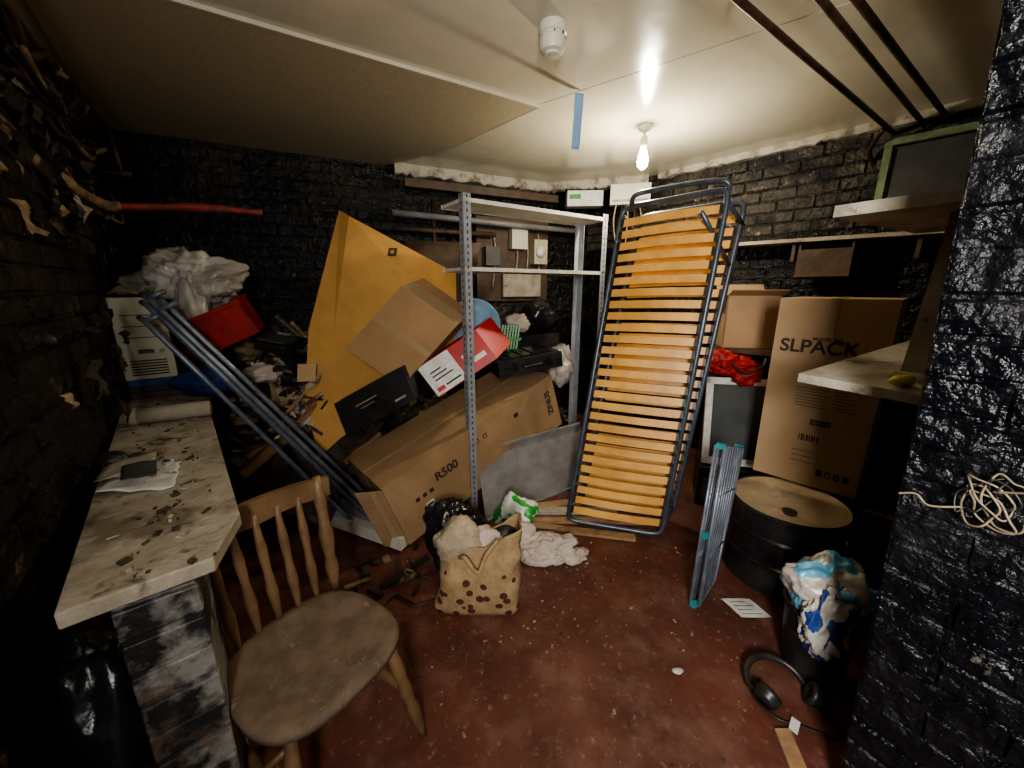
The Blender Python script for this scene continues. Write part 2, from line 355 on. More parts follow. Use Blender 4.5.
# ------------------------------------------------------------ counter
mb=MB();zt=.84
mb.prism([(-.81,.56,zt-.035),(-.64,.71,zt-.035),(-.70,.88,zt-.035),(-1.62,1.96,zt-.035),(-1.75,2.25,zt-.035),(-2.20,2.23,zt-.035),(-1.99,1.90,zt-.035)],(0,0,.035),m_count)
mb.make('workbench_counter',bevel=.004)
mb=MB();A=V((-.77,.61,0));d=V((.10,.08,0));n=V((-.10,.13,0))*1.7
mb.box(A,d,n,(0,0,.80),m_pier)
for i in range(10):
    mb.box(A-n*.02+V((0,0,.004+i*.08)),d*1.03,n*1.03,(0,0,.068),m_pier)
mb.make('brick_pier',bevel=.004)
mb=MB();mb.blob((-1.02,.74,.28),(.12,.11,.30),m_bagK,.35,2.6,41,4,flat=.004);mb.blob((-1.17,1.02,.22),(.15,.14,.24),m_bagK,.35,2.6,42,4,flat=.004);mb.make('dark_filler_under_counter')  # black bag-like blobs added to darken the gap below the counter
mb=MB();c=V((-1.47,1.60,zt+.035))
mb.tube([c+V((.11,.06,0)),c-V((.11,.06,0))],.034,m_tube,20)
mb.tube([c-V((.105,.057,0)),c-V((.135,.073,0))],.037,m_dust,20);mb.make('cardboard_tube')
mb=MB();mb.sheet((-1.14,.95,zt+.003),(.17,.05,0),(-.13,.19,0),m_white,12,12,.015,9,n=(0,0,1),torn=.3);mb.sheet((-1.2,1.0,zt+.014),(.12,.05,.01),(-.09,.13,0),m_trim,8,8,.015,9,n=(0,0,1));mb.sheet((-1.12,1.0,zt+.02),(.08,.03,.01),(-.06,.07,.01),m_greypan,8,8,.012,9,n=(0,0,1));mb.make('crumpled_paper',solid=.001)
mb=MB();mb.blob((-1.31,1.16,zt+.018),(.045,.03,.025),m_black,.3,2,4,3,flat=zt+.001);mb.blob((-1.25,1.19,zt+.012),(.035,.025,.015),m_woodD,.3,2,5,3,flat=zt+.001);mb.sheet((-1.34,1.36,zt+.003),(.10,.03,0),(-.05,.08,0),m_trim,5,5,.006,9,n=(0,0,1));mb.make('broken_fitting')
mb=MB();r=random.Random(9)
for i in range(130):
    t=r.random()**1.0;s_=min(.98,max(.05,r.gauss(.5,.28)))
    p=V((-.81,.62,0)).lerp(V((-1.9,1.88,0)),t)+V((.22,.10,0))*s_*(.9)
    q=r.choice([.3,.5,1])
    mb.cbox(p+V((0,0,zt+.003)),(r.uniform(.006,.03)*q,r.uniform(.006,.02)*q,r.uniform(.003,.008)),r.choice([m_junk,m_junk,m_woodD,m_trim,m_insul]),(r.uniform(-.3,.3),r.uniform(-.3,.3),r.random()*3))
mb.make('counter_debris')

# books under pc, pc tower
mb=MB();z=zt+.001
for i,(m,h) in enumerate(((m_woodD,.035),(m_black,.03),(m_blue,.04))):
    mb.cbox((-1.95,2.07,z+h/2),(.24,.3,h),m,(0,0,.55+.06*i));z+=h+.001
mb.make('book_stack',bevel=.003)
mb=MB();R=math.radians(38);z0=z+.001;X=V((math.cos(R),math.sin(R),0));Yv=V((-X.y,X.x,0));c=V((-1.95,2.06,z0))
def pb(x0,x1,y0,y1,za,zb,m): mb.box(c+X*x0+Yv*y0+V((0,0,za)),X*(x1-x0),Yv*(y1-y0),(0,0,zb-za),m)
pb(-.095,.095,-.15,.15,0,.40,m_beige);pb(-.1,.1,-.168,-.151,.0,.405,m_beige)
for k in range(3): pb(-.075,.075,-.172,-.1685,.30-.055*k,.34-.055*k,m_beige);pb(-.07,.07,-.173,-.1722,.318-.055*k,.322-.055*k,m_hole)
pb(-.03,.03,-.174,-.1685,.13,.15,m_black);pb(.05,.07,-.176,-.1685,.13,.15,m_alu)
for k in range(6): pb(-.07,.07,-.172,-.1685,.02+.014*k,.026+.014*k,m_hole)
mb.make('computer_tower',bevel=.004)
mb=MB();mb.blob((-1.84,2.28,1.43),(.24,.2,.15),m_bagW,.45,3.2,3,5);mb.blob((-1.74,2.13,1.30),(.08,.06,.16),m_bagW,.45,3,8,4);mb.blob((-1.62,2.2,1.40),(.09,.07,.05),m_bagW,.45,3,9,4);mb.make('white_polythene_bag')
# red crate / box, tilted, on top of the heap
mb=MB();Rr=Matrix.Rotation(.35,3,'Z')@Matrix.Rotation(-.42,3,'Y')@Matrix.Rotation(.15,3,'X')
a,b,c=Rr@V((.27,0,0)),Rr@V((0,.20,0)),Rr@V((0,0,.20));o=V((-1.62,2.22,1.205))-(a+b+c)/2
mb.box(o,a,b,c*.04,m_bagR);mb.box(o,a,b*.05,c,m_bagR);mb.box(o+b*.95,a,b*.05,c,m_bagR);mb.box(o,a*.04,b,c,m_bagR);mb.box(o+a*.96,a*.04,b,c,m_bagR)
mb.box(o+c*.9-b*.04-a*.03,a*1.06,b*.05,c*.12,m_bagR);mb.box(o+c*.9+b*.99-a*.03,a*1.06,b*.05,c*.12,m_bagR);mb.box(o+c*.9-a*.03,a*.03,b,c*.12,m_bagR);mb.box(o+c*.9+a*1.0,a*.03,b,c*.12,m_bagR)
for k in range(1,5): mb.box(o+a*(.2*k)-b*.02,a*.03,b*.025,c*.9,m_bagR)
mb.make('red_plastic_crate',bevel=.006)
mb=MB();mb.blob((-1.72,2.14,1.08),(.08,.06,.08),m_bagR,.4,3,7,4);mb.make('red_rag')
mb=MB();mb.blob((-1.66,2.02,.90),(.15,.12,.07),m_blue,.35,2.2,2,4,flat=zt+.002);mb.make('blue_fabric_bag')
mb=MB()
for i in range(5): mb.tube([(-1.99+.01*i,1.93,1.36+.006*i),(-1.9,1.9+.01*i,1.385+.006*i),(-1.83,1.97,1.37),(-1.9,2.08,1.385),(-2.0,2.03,1.37)],.005,m_cable,6,smooth=True,closed=True)
mb.make('cable_coil')

# poles
mb=MB()
for i in range(7):
    off=V((.018*(i%4)-.01,.03*(i%3),.035*(i//2)-.02))+V((.03,.0,.02))*(i%2)
    a=V((-.87,2.0,.03))+off*1.4;b=V((-1.69,1.80,1.27))+off
    d=(b-a).normalized()
    mb.tube([a,b-d*.05,b,b+d*.03+V((-.03,.03,-.01))],.0125,m_pole,10)
    if i%3==0: mb.tube([b,b+V((.06,.03,.03))],.0125,m_pole,10)
mb.make('steel_pole_bundle')

# ------------------------------------------------------------ rubbish heap
L=V((.93,.80,.42));
def hh(x,y): return 1.0*math.exp(-((x+1.6)**2/.42+(y-2.75)**2/.34))+.40*math.exp(-((x+.7)**2/.5+(y-3.0)**2/.25))+.3*math.exp(-((x+1.2)**2/.10+(y-2.2)**2/.05))+.75*math.exp(-((x-.15)**2/.12+(y-3.35)**2/.08))
def inside(x,y): # inside back and left wall
    if y>2.62+.485*(x+2.54)-.05: return False
    if x<-.93-.7816*(y-.56)+.06: return False
    return True
def underbox(x,y,m=0): return x>-1.04-m and y<1.86+(x+.55)*.86+.64+m
mb=MB();nx,ny=70,48;idx={}
vs=[];fs=[]
for j in range(ny):
    for i in range(nx):
        x=-2.35+i*.045;y=1.95+j*.045
        if not inside(x,y) or underbox(x,y): continue
        if x>-.15 and y<3.05: continue
        h=hh(x,y);h=h*(.8+.5*noise.noise(V((x*6,y*6,0))))+.03*noise.noise(V((x*20,y*20,3)))-.02
        idx[(i,j)]=len(vs);vs.append((x,y,max(h,.003)))
for j in range(ny-1):
    for i in range(nx-1):
        k=[idx.get(q) for q in ((i,j),(i+1,j),(i+1,j+1),(i,j+1))]
        if None not in k: fs.append(tuple(k))
mb.add(vs,fs,m_junk,True)
r=random.Random(21)
for i in range(420):
    x=r.uniform(-2.2,.6);y=r.uniform(2.1,3.7)
    if not inside(x,y+.12) or not inside(x-.12,y) or underbox(x,y,.1): continue
    if x>-.15 and y<3.05: continue
    h=hh(x,y)
    kind=r.random()
    if kind<.45: sz=(r.uniform(.15,.45),r.uniform(.02,.06),r.uniform(.012,.03))
    elif kind<.75: sz=(r.uniform(.1,.28),r.uniform(.08,.2),r.uniform(.01,.03))
    else: sz=(r.uniform(.06,.16),r.uniform(.06,.12),r.uniform(.04,.09))
    mb.cbox((x,y,h+.03),sz,r.choice(JM[:5]+[m_woodD,m_black,m_junk,r.choice(JM)]),(r.uniform(-.5,.5),r.uniform(-.6,.6),r.uniform(0,3.14)))
# looser, paler layer at the near side of the heap
for i in range(150):
    x=r.uniform(-1.75,-1.18);y=r.uniform(2.12,2.65)
    h=hh(x,y)+r.uniform(.0,.12)
    sz=r.choice([(r.uniform(.12,.42),r.uniform(.015,.04),.015),(r.uniform(.12,.40),r.uniform(.015,.04),.02),(r.uniform(.06,.18),r.uniform(.05,.14),.012),(r.uniform(.03,.07),r.uniform(.03,.05),.03)])
    mb.cbox((x,y,h),sz,r.choice([m_wood,m_dust,m_trim,m_woodD,m_wood,m_card,m_insul,m_cloth,m_black,m_junk]),(r.uniform(-.7,.7),r.uniform(-.9,.9),r.uniform(0,3.14)))
for q,(x,y,z,mm) in enumerate(((-1.55,2.35,.88,m_cloth),(-1.35,2.45,.92,m_bagK),(-1.3,2.25,.62,m_bagW),(-1.72,2.5,1.0,m_insul),(-1.45,2.2,.6,m_bagK))):
    mb.blob((x,y,z),(.10,.08,.06),mm,.5,3,50+q,4)
for i in range(24):
    x=r.uniform(-2.0,-1.1);y=r.uniform(2.2,2.7);h=hh(x,y)+.08
    p=[(x,y,h)]
    for k in range(5):p.append((p[-1][0]+r.uniform(-.12,.12),p[-1][1]+r.uniform(-.08,.08),h+r.uniform(-.03,.08)))
    mb.tube(p,.006,r.choice([m_black,m_cable,m_black]),6,smooth=True)
mb.make('rubbish_heap')
mb=MB()
mb.cbox((-1.50,2.5,1.05),(.26,.2,.05),m_black,(.3,.25,.3));mb.cbox((-1.50,2.46,1.085),(.2,.12,.012),m_greypan,(.3,.25,.3));mb.tube([(-1.58,2.45,1.05),(-1.60,2.4,.90),(-1.48,2.38,.78)],.008,m_black,6,smooth=True)
mb.make('black_printer_part',bevel=.006)
mb=MB()
a=V((-1.36,2.3,.62));mb.box(a,(.035,.0,0),(0,.035,0),(-.02,.03,.45),m_black);mb.box(a+V((-.1,0,.28)),(.2,.05,.03),(0,.03,0),(0,0,.03),m_black);mb.make('black_stand')
mb=MB()
mb.box((-1.32,2.13,.03),(.72,-.33,-.01),(.02,.05,0),(0,0,.07),m_shelf);mb.box((-1.34,2.2,.10),(.70,-.33,-.06),(.05,.1,0),(0,0,.02),m_alu);mb.make('white_plank')

# ------------------------------------------------------------ flattened golden cardboard
mb=MB()
T0=(-1.10,2.65,1.88);C0=(-1.03,2.62,1.84);T1=(-.40,2.84,1.50);L2=(-1.27,2.42,1.15);C1=(-1.13,2.45,1.12);L1=(-1.26,2.25,.74);C2=(-1.12,2.28,.70);BL=(-1.17,2.16,.40);C3=(-1.06,2.22,.5)
R1=(-.38,2.66,1.1);R2=(-.44,2.60,.90)
mb.add([T0,C0,T1,L2,C1,L1,C2,BL,C3,R1,R2],[(0,3,4,1),(3,5,6,4),(5,7,8,6),(1,4,9,2),(4,6,10,9),(6,8,10)],m_gold)
gold=mb.make('flattened_carton',solid=.012)
mb=MB();mb.box((-1.275,2.222,.86),(.10,.02,0),(.0,.03,.10),(0,-.002,0),m_tapeL)
mb.box((-1.24,2.235,.80),(.07,.02,.04),(.02,.02,.06),(0,-.002,0),m_dust)
mb.box((-.80,2.60,1.60),(.05,.015,0),(.01,.01,.05),(0,-.002,0),m_ink)
mb.box((-.78,2.597,1.615),(.02,.006,0),(.004,.004,.02),(0,-.003,0),m_gold);mb.make('torn_patch',parent=gold)
mb=MB();mb.sheet((-.85,2.80,1.1),(.5,.17,0),(.12,.02,.62),m_woodD,4,4,.01,3);mb.make('plywood_sheet',solid=.01)

# ------------------------------------------------------------ cardboard boxes
# long box
D=V((-.66,.75,0))*.5;Ld=L.normalized();U=V((0,0,1));U=(U-Ld*U.dot(Ld)).normalized()*.41
O=V((-.565,1.855,.02))
mb=MB();mb.box(O,L,D,U,m_cardR)
N_=-D.normalized()
mb.box(O+U*1.0+D*.47,L,D*.06,U*.006,m_tape)
mb.box(O+D*.47-Ld*.002,D*.08,-Ld*.002,U,m_tape)
mb.box(O-Ld*.003+U*.02,V((-.13,-.02,-.0)),N_*.006,U*.96,m_cardR)
mb.box(O-Ld*.003+U*.02+V((-.035,-.007,0)),V((-.03,-.006,0)),N_*.009,U*.96,m_tape)
# marks
def onface(s,t,w,h,m,nn=.0015): mb.box(O+L*s+U*t+N_*.001,Ld*w,N_*nn,U*h,m)
for s in (.10,.135,.17): onface(s,.50,.025,.06,m_ink)
onface(.13,.22,.055,.18,m_white);onface(.14,.34,.035,.03,m_ink,.003);onface(.06,.72,.04,.12,m_tape)
for i in range(4): onface(.62+.0*i,.15+.05*i,.10,.008,m_ink)
onface(.70,.7,.035,.07,m_ink)
for s in (.45,.5): onface(s,.72,.03,.07,m_ink);onface(s+.004,.735,.018,.04,m_cardR,.003)
lb=mb.make('long_cardboard_box',bevel=.006)
text('R500',O+L*.275+U*.60+N_*.004,Ld,U,.075,m_ink,lb)
text('ZINUS',O+L*.955+U*.55+N_*.004,U,-Ld,.065,m_ink,lb)
# brown tilted box
o=V((-.94,2.16,1.07));a=V((.32,.06,.34));b=V((.31,-.06,-.21));c=V((.08,.22,.05))
mb=MB();mb.box(o,a,b,c,m_card)
n=a.cross(b).normalized();n=n if n.y<0 else -n
mb.box(o+a*.47+n*.001,a*.08,b,n*.002,m_tape)
mb.box(o+a*1.0,b,c*.5,a*.01,m_tape);mb.box(o+b,a,c*.04,b*.01,m_tape)
mb.make('brown_cardboard_box',bevel=.006)
# black box
o=V((-.91,1.99,.60));a=V((.374,.07,.20));c=V((-.073,.043,.18));b=V((.08,.24,.02))
mb=MB();mb.box(o,a,b,c,m_blackG);n=a.cross(c).normalized();n=n if n.y<0 else -n
mb.box(o+a*.25+c*.62+n*.001,a*.3,c*.03,n*.002,m_tape);mb.box(o+a*.3+c*.5+n*.001,a*.2,c*.02,n*.002,m_tape)
mb.box(o+a*.74+c*.2+n*.001,a*.16,c*.06,n*.002,m_alu);mb.box(o+c*1.0+a*.1,a*.8,b*.6,c*.012,m_black)
mb.make('black_carton',bevel=.004)
# red and white box
o=V((-.42,2.13,.79));a=V((.335,.07,.215));c=V((-.13,.05,.16));b=V((.08,.2,.06))
mb=MB();mb.box(o,a,b,c,m_red);n=a.cross(c).normalized();n=n if n.y<0 else -n
mb.box(o+c*.02+n*.001,a*.5,c*.96,n*.002,m_white);mb.box(o+a*.05+c*.1+n*.003,a*.12,c*.12,n*.002,m_red);mb.box(o+a*.2+c*.15+n*.003,a*.25,c*.05,n*.002,m_ink)
for k in range(3): mb.box(o+a*.1+c*(.4+.12*k)+n*.003,a*(.3-.06*k),c*.04,n*.002,m_ink)
mb.box(o+a*.58+c*.25+n*.001,a*.34,c*.14,n*.002,m_white);mb.box(o+a*.6+c*.5+n*.001,a*.2,c*.1,n*.002,m_white)
mb.make('red_white_carton',bevel=.003)
# tool case
mb=MB();X=V((.93,.32,.12)).normalized();Yv=V((-.35,.9,.0)).normalized();Zv=X.cross(Yv).normalized();Yv=Zv.cross(X)
c=V((.07,2.60,.925))
def tb(x0,x1,y0,y1,z0,z1,m): mb.box(c+X*x0+Yv*y0+Zv*z0,X*(x1-x0),Yv*(y1-y0),Zv*(z1-z0),m)
tb(-.22,.22,-.17,.17,-.055,-.004,m_black);tb(-.22,.22,-.17,.17,.0,.045,m_black);tb(-.17,.17,-.12,.12,.045,.055,m_blackG)
for x in (-.13,.11): tb(x,x+.035,-.182,-.168,-.03,.03,m_blackG)
mb.tube([c+X*-.06-Yv*.17,c+X*-.06-Yv*.21,c+X*.06-Yv*.21,c+X*.06-Yv*.17],.01,m_black,8)
for x in (-.12,-.04,.04,.12): tb(x-.006,x+.006,-.11,.11,.055,.06,m_black)
mb.make('black_tool_case',bevel=.012)
mb=MB();mb.lathe((-.27,2.75,1.14),[(.15,0),(.18,.02),(.185,.05),(.17,.055),(.14,.03),(.001,.03)],m_sky,32,axis=(.2,-.9,.35));mb.make('blue_plastic_basin',es=1)
mb=MB()
for i in range(7): mb.box((-.10+.02*i,2.78,.94),(.012,0,0),(0,.03,0),(.03,.02,.2),m_green)
mb.box((-.11,2.775,1.03),(.17,0,0),(0,.045,0),(.01,0,.02),m_green);mb.make('green_plastic_rack')
mb=MB();mb.blob((.36,2.86,.84),(.10,.1,.15),m_bagW,.45,3,12,4);mb.make('white_carrier_bag')
mb=MB();mb.box((-.05,3.05,.55),(.45,.2,0),(-.12,.28,0),(0,0,.48),m_black);mb.box((-.04,3.045,.6),(.38,.17,0),(.003,-.007,0),(0,0,.3),m_greypan);mb.make('old_speaker_cabinet',bevel=.008)
mb=MB();mb.blob((.22,3.3,1.16),(.16,.12,.12),m_bagK,.4,2.8,31,4);mb.blob((.05,3.2,1.12),(.09,.08,.08),m_cloth,.4,2.8,32,4);mb.make('bag_of_rags')

# ------------------------------------------------------------ shelving unit
mb=MB();E=V((.821,.571,0));Q=V((-.571,.821,0))
P0=V((-.25,2.12,0));Lx=1.08;Qd=.26
def post(base,dx,dq,z0=0,z1=1.87):
    w=.046;t=.003
    mb.box(base+V((0,0,z0)),E*w*dx,Q*t*dq,(0,0,z1-z0),m_galv);mb.box(base+V((0,0,z0)),E*t*dx,Q*w*dq,(0,0,z1-z0),m_galv)
    z=z0+.03
    while z<z1-.02:
        mb.box(base+E*dx*w*.42-Q*dq*.0012+V((0,0,z)),E*dx*w*.16,Q*dq*.0008,(0,0,.016),m_hole)
        mb.box(base+Q*dq*w*.42-E*dx*.0012+V((0,0,z)),Q*dq*w*.16,E*dx*.0008,(0,0,.016),m_hole)
        z+=.035
post(P0,1,1);post(P0+E*Lx,-1,1);post(P0+E*Lx+Q*Qd,-1,-1)
for z in (1.83,1.49):
    mb.box(P0+E*.004+Q*.004+V((0,0,z)),E*(Lx-.008),Q*(Qd-.008),(0,0,.018),m_shelf)
    mb.box(P0+E*.0+V((0,0,z-.002)),E*Lx,Q*.004,(0,0,.021),m_shelf);mb.box(P0+Q*(Qd-.004)+V((0,0,z-.002)),E*Lx,Q*.004,(0,0,.021),m_shelf)
mb.make('metal_shelving_unit')
mb=MB();a=V((-.16,2.10,.005));l=V((.72,.5,0));u=V((-.06,.10,.42));mb.box(a,l,V((.003,.004,0)),u,m_alu)
mb.box(a+u,l,V((.0,-.025,0)),V((0,0,.012)),m_alu);mb.box(a,l,V((.0,-.02,0)),V((0,0,.012)),m_alu);mb.make('grey_metal_panel')

# ------------------------------------------------------------ folding bed
mb=MB()
def bedframe(BL,BR,TR,TL,slats,push=V((0,0,0))):
    BL,BR,TR,TL=[V(p)+push for p in (BL,BR,TR,TL)]
    r=.07
    def rc(p,a,b): 
        da=(a-p).normalized()*r;db=(b-p).normalized()*r
        return [p+da,p+da*.35+db*.08,p+da*.08+db*.35,p+db]
    pts=rc(BL,TL,BR)+rc(BR,BL,TR)+rc(TR,BR,TL)+rc(TL,TR,BL)
    mb.tube(pts,.015,m_bed,10,closed=True)
    if slats:
        n=27
        for i in range(n):
            t=.03+.91*i/(n-1)
            a=BL.lerp(TL,t);b=BR.lerp(TR,t);u=(TL-BL).normalized()*.041
            x=b-a;nn=x.cross(u).normalized()
            if nn.y>0:nn=-nn
            segs=6
            for k in range(segs):
                f0,f1=k/segs,(k+1)/segs
                q0=a+x*(.02+.96*f0)-nn*(.0-.018*math.sin(math.pi*f0));q1=a+x*(.02+.96*f1)-nn*(.0-.018*math.sin(math.pi*f1))
                mb.box(q0,q1-q0,u,nn*.008,m_slat)
            for q in (a+x*.015,b-x*.045): mb.box(q-nn*.004,x*.035,u,nn*.018,m_black)
bedframe((.34,2.09,.02),(.86,1.94,.02),(1.035,2.0,1.86),(.63,2.36,1.84),True)
bedframe((.44,2.26,.03),(.98,2.10,.03),(1.21,2.16,1.84),(.78,2.52,1.82),True)
for a,b in (((1.035,2.0,1.80),(1.21,2.16,1.72)),((.63,2.36,1.80),(.78,2.52,1.7)),((.86,1.94,.06),(.98,2.10,.1)),((.34,2.09,.06),(.44,2.26,.1)),((.90,1.97,1.75),(1.18,2.16,1.50)),((.98,2.0,1.2),(.96,2.08,.35))):
    mb.tube([a,b],.011,m_bed,8)
mb.tube([(.68,2.35,1.83),(.66,2.27,1.88),(.74,2.22,1.90),(.95,2.04,1.90),(1.02,1.99,1.88),(1.03,2.02,1.83)],.013,m_bed,8,smooth=True)
mb.make('folding_slatted_bed')

# ------------------------------------------------------------ planks at bed foot, cloth, bags
mb=MB();r=random.Random(5)
mb.box((-.0,2.08,.003),(.85,-.02,0),(.01,.06,0),(0,0,.02),m_wood);mb.box((.10,2.02,.003),(.60,-.12,0),(.01,.05,0),(0,0,.018),m_wood)
mb.box((.02,2.16,.003),(.55,.12,0),(-.01,.07,0),(0,0,.03),m_wood);mb.box((.15,2.12,.035),(.5,.0,0),(.02,.06,0),(0,0,.02),m_dust)
mb.make('wood_planks')
mb=MB();mb.blob((.20,1.79,.05),(.15,.09,.07),m_cloth,.5,2.4,5,5,flat=.004);mb.blob((.07,1.86,.06),(.07,.08,.08),m_cloth,.5,2.6,7,4,flat=.004);mb.blob((.33,1.77,.02),(.07,.05,.03),m_cloth,.5,2.6,9,4,flat=.004);mb.make('white_cloth')
mb=MB();mb.blob((.02,1.98,.11),(.10,.08,.12),m_green,.5,2.6,3,4,flat=.004,m2=m_white,thr=0);mb.make('green_carrier_bag')
mb=MB();mb.blob((-.29,1.76,.15),(.15,.12,.17),m_bagK,.45,3,4,5,flat=.004);mb.make('black_bin_bag')
# tote bag
mb=MB();C=V((-.16,1.47,0));A=V((1,-.06,0)).normalized();Bv=V((.06,1,0));nz,na=18,56
vs=[];fs=[]
for j in range(nz+1):
    t=j/nz;w=.19-.035*t;dp=.07+.025*math.sin(math.pi*t)
    for k in range(na):
        a=2*math.pi*k/na;ca,sa=math.cos(a),math.sin(a)
        x=math.copysign(abs(ca)**.4,ca)*w;y=math.copysign(abs(sa)**.5,sa)*dp
        z=.004+t*(.33+.13*max(0,(x+.02)/.2)+.05*noise.noise(V((x*9,y*3,1))))
        p=C+A*(x+.05*t)+Bv*y+V((0,0,z));n=(noise.noise(p*9)+.5*noise.noise(p*22))*.028*(.25+t);p+=V((ca,sa,0))*n;vs.append(p)
for j in range(nz):
    for k in range(na):
        k2=(k+1)%na;fs.append((j*na+k,j*na+k2,(j+1)*na+k2,(j+1)*na+k))
fs.append(tuple(range(na))[::-1])
half=(nz*6//9)*na
mb.add(vs,fs[:half]+fs[-1:],m_juteP,True);mb.f+= [list(f) for f in fs[half:-1]];k_=mb.mi(m_jute);mb.m+=[k_]*len(fs[half:-1]);mb.sm+=[True]*len(fs[half:-1])
tb_=mb.make('jute_tote_bag',solid=.004)
mb=MB()
mb.blob(C+V((-.07,.0,.31)),(.11,.075,.11),m_fur,.3,3,2,4);mb.blob(C+V((.05,.02,.29)),(.09,.06,.08),m_cloth,.4,3,4,4);mb.blob(C+V((.13,.05,.30)),(.08,.05,.06),m_black,.3,2,6,3)
mb.make('plush_contents',parent=tb_)
mb=MB();mb.tube([C+V((-.06,-.075,.30)),C+V((-.03,-.12,.33)),C+V((.02,-.13,.27)),C+V((.05,-.11,.33)),C+V((.10,-.07,.38))],.009,m_jute,8,smooth=True);mb.make('bag_handle',parent=tb_)

# ------------------------------------------------------------ chair
mb=MB();C=V((-.555,.87,0));F=V((.84,-.54,0)).normalized();S=V((.54,.84,0)).normalized();zs=.42
def cp(f,s,z): return C+F*f+S*s+V((0,0,z))
# seat
n=40
def so(a):
    ca,sa=math.cos(a),math.sin(a);e=.72
    w=.205*(1+.06*ca)
    return .20*math.copysign(abs(ca)**e,ca),w*math.copysign(abs(sa)**e,sa)
rings=[(.80,zs-.032),(1.0,zs-.022),(1.0,zs-.006),(.96,zs+.002),(.82,zs+.001),(.55,zs-.008),(.25,zs-.012),(.01,zs-.010)]
vs=[];fs=[]
for sc_,z in rings:
    for k in range(n):
        f,s=so(2*math.pi*k/n);vs.append(cp(f*sc_,s*sc_,z))
for j in range(len(rings)-1):
    for k in range(n):
        k2=(k+1)%n;fs.append((j*n+k,j*n+k2,(j+1)*n+k2,(j+1)*n+k))
fs.append(tuple(range(n))[::-1]);mb.add(vs,fs,m_seat,True)
def turned(p0,p1,rr,m=m_chair):
    k=len(rr)-1;mb.tube([p0.lerp(p1,i/k) for i in range(k+1)],rr,m,12)
legp=[.013,.015,.018,.021,.017,.022,.017,.021,.019,.014,.012]
for sf,ss in ((1,1),(1,-1),(-1,1),(-1,-1)):
    turned(cp(.13*sf,.14*ss,zs-.025),cp(.19*sf,.20*ss,.0),legp)
for ss in (1,-1): turned(cp(.162,.172*ss,.19),cp(-.162,.172*ss,.17),[.009,.012,.016,.012,.016,.012,.009])
turned(cp(0,.17,.18),cp(0,-.17,.18),[.009,.012,.016,.012,.009])
# back
zt2=.785
def bt(s,z): # back line position
    k=(z-zs)/(.86-zs);return cp(-.165-.075*k-.02*(1-(s/.2)**2),s*(1+.12*k),z)
for s in (.175,-.175): turned(bt(s,zs-.01),bt(s,zt2+.012),[.014,.017,.022,.016,.021,.023,.017,.016,.02,.016,.013])
for s in (-.115,-.058,0,.058,.115): turned(bt(s,zs-.01),bt(s,zt2-.03),[.008,.010,.013,.016,.013,.011,.013,.014,.011,.009,.008])
ns=16;vs=[];fs=[]
for i in range(ns+1):
    s=-.205+.41*i/ns;h0=zt2-.06-.004*math.cos(i*.8);h1=zt2+.002+.012*math.sin(math.pi*i/ns)
    for z,o_ in ((h0,-.011),(h1,-.011),(h1,.011),(h0,.011)):
        p=bt(max(-.2,min(.2,s)),zt2)+S*(s-max(-.2,min(.2,s)));p.z=z;vs.append(p+F*o_)
for i in range(ns):
    for k in range(4):
        k2=(k+1)%4;fs.append((i*4+k,i*4+k2,(i+1)*4+k2,(i+1)*4+k))
fs+=[(0,1,2,3),(ns*4+3,ns*4+2,ns*4+1,ns*4)];mb.add(vs,fs,m_chair)
mb.make('wooden_spindle_chair')

# ------------------------------------------------------------ right side
# barrel
mb=MB();bc=V((1.345,1.68,0))
mb.lathe(bc,[(.225,.0),(.24,.01),(.235,.03),(.235,.14),(.243,.15),(.235,.16),(.235,.27),(.243,.28),(.235,.29),(.235,.38),(.247,.39),(.247,.405),(.238,.408),(.238,.400)],m_blackG,48)
mb.lathe(bc,[(.235,.385),(.237,.402),(.03,.404),(.001,.404)],m_barrelTop,48)
mb.lathe(bc+V((-.08,-.12,.404)),[(.028,0),(.028,.012),(.001,.014)],m_black,16)
mb.make('steel_drum',es=1)
mb=MB();mb.box((1.62,1.98,0),(.20,-.20,0),(.35,.33,0),(0,0,.405),m_black)
for k in range(4): mb.box(V((1.615,1.975,.05+.09*k)),(.205,-.205,0),(.002,.002,0),(0,0,.03),m_greypan)
mb.make('black_storage_crate',bevel=.006)
# tall box
o=V((1.35,1.98,.412));a=V((.30,-.32,0));b=V((.32,.30,0));c=V((.0,0,.94))
mb=MB();mb.box(o,a,b,c,m_cardS);n=V((-.32,-.30,0)).normalized()
mb.box(o+a*.46+c*.84+n*.001,a*.08,n*.002,c*.16,m_tape);mb.box(o+c*1.0+a*.46,a*.08,b,c*.003,m_tape)
mb.box(o+a*.46+n*.001,a*.08,n*.002,c*.06,m_tape)
def of(s,t,w,h,m): mb.box(o+a*s+c*t+n*.001,a*w,n*.002,c*h,m)
of(.48,.345,.18,.03,m_ink);of(.49,.35,.16,.018,m_cardS)
for i in range(8): of(.40+.024*i,.25,.010+.006*(i%2),.035,m_ink)
for i in range(7): of(.30+.0*i,.44+.016*i,.30-.05*(i%2),.0025,m_ink)
for i in range(7): of(.64,.44+.016*i,.22-.05*(i%3),.0025,m_ink)
for i in range(3): of(.36,.13+.03*i,.2,.003,m_ink)
for i in range(4): of(.62+.08*i,.07,.05,.035,m_ink)
for i in range(4): of(.63+.08*i,.075,.035,.023,m_cardS)
tb2=mb.make('tall_cardboard_box',bevel=.006)
text('SLPACK',o+a*.42+c*.725+n*.004,a,c,.088,m_ink,tb2)
text('#16502',o+a*.56+c*.352+n*.006,a,c,.022,m_ink,tb2)
text('MODEL NO.',o+a*.5+c*.79+n*.004,a,c,.022,m_ink,tb2)
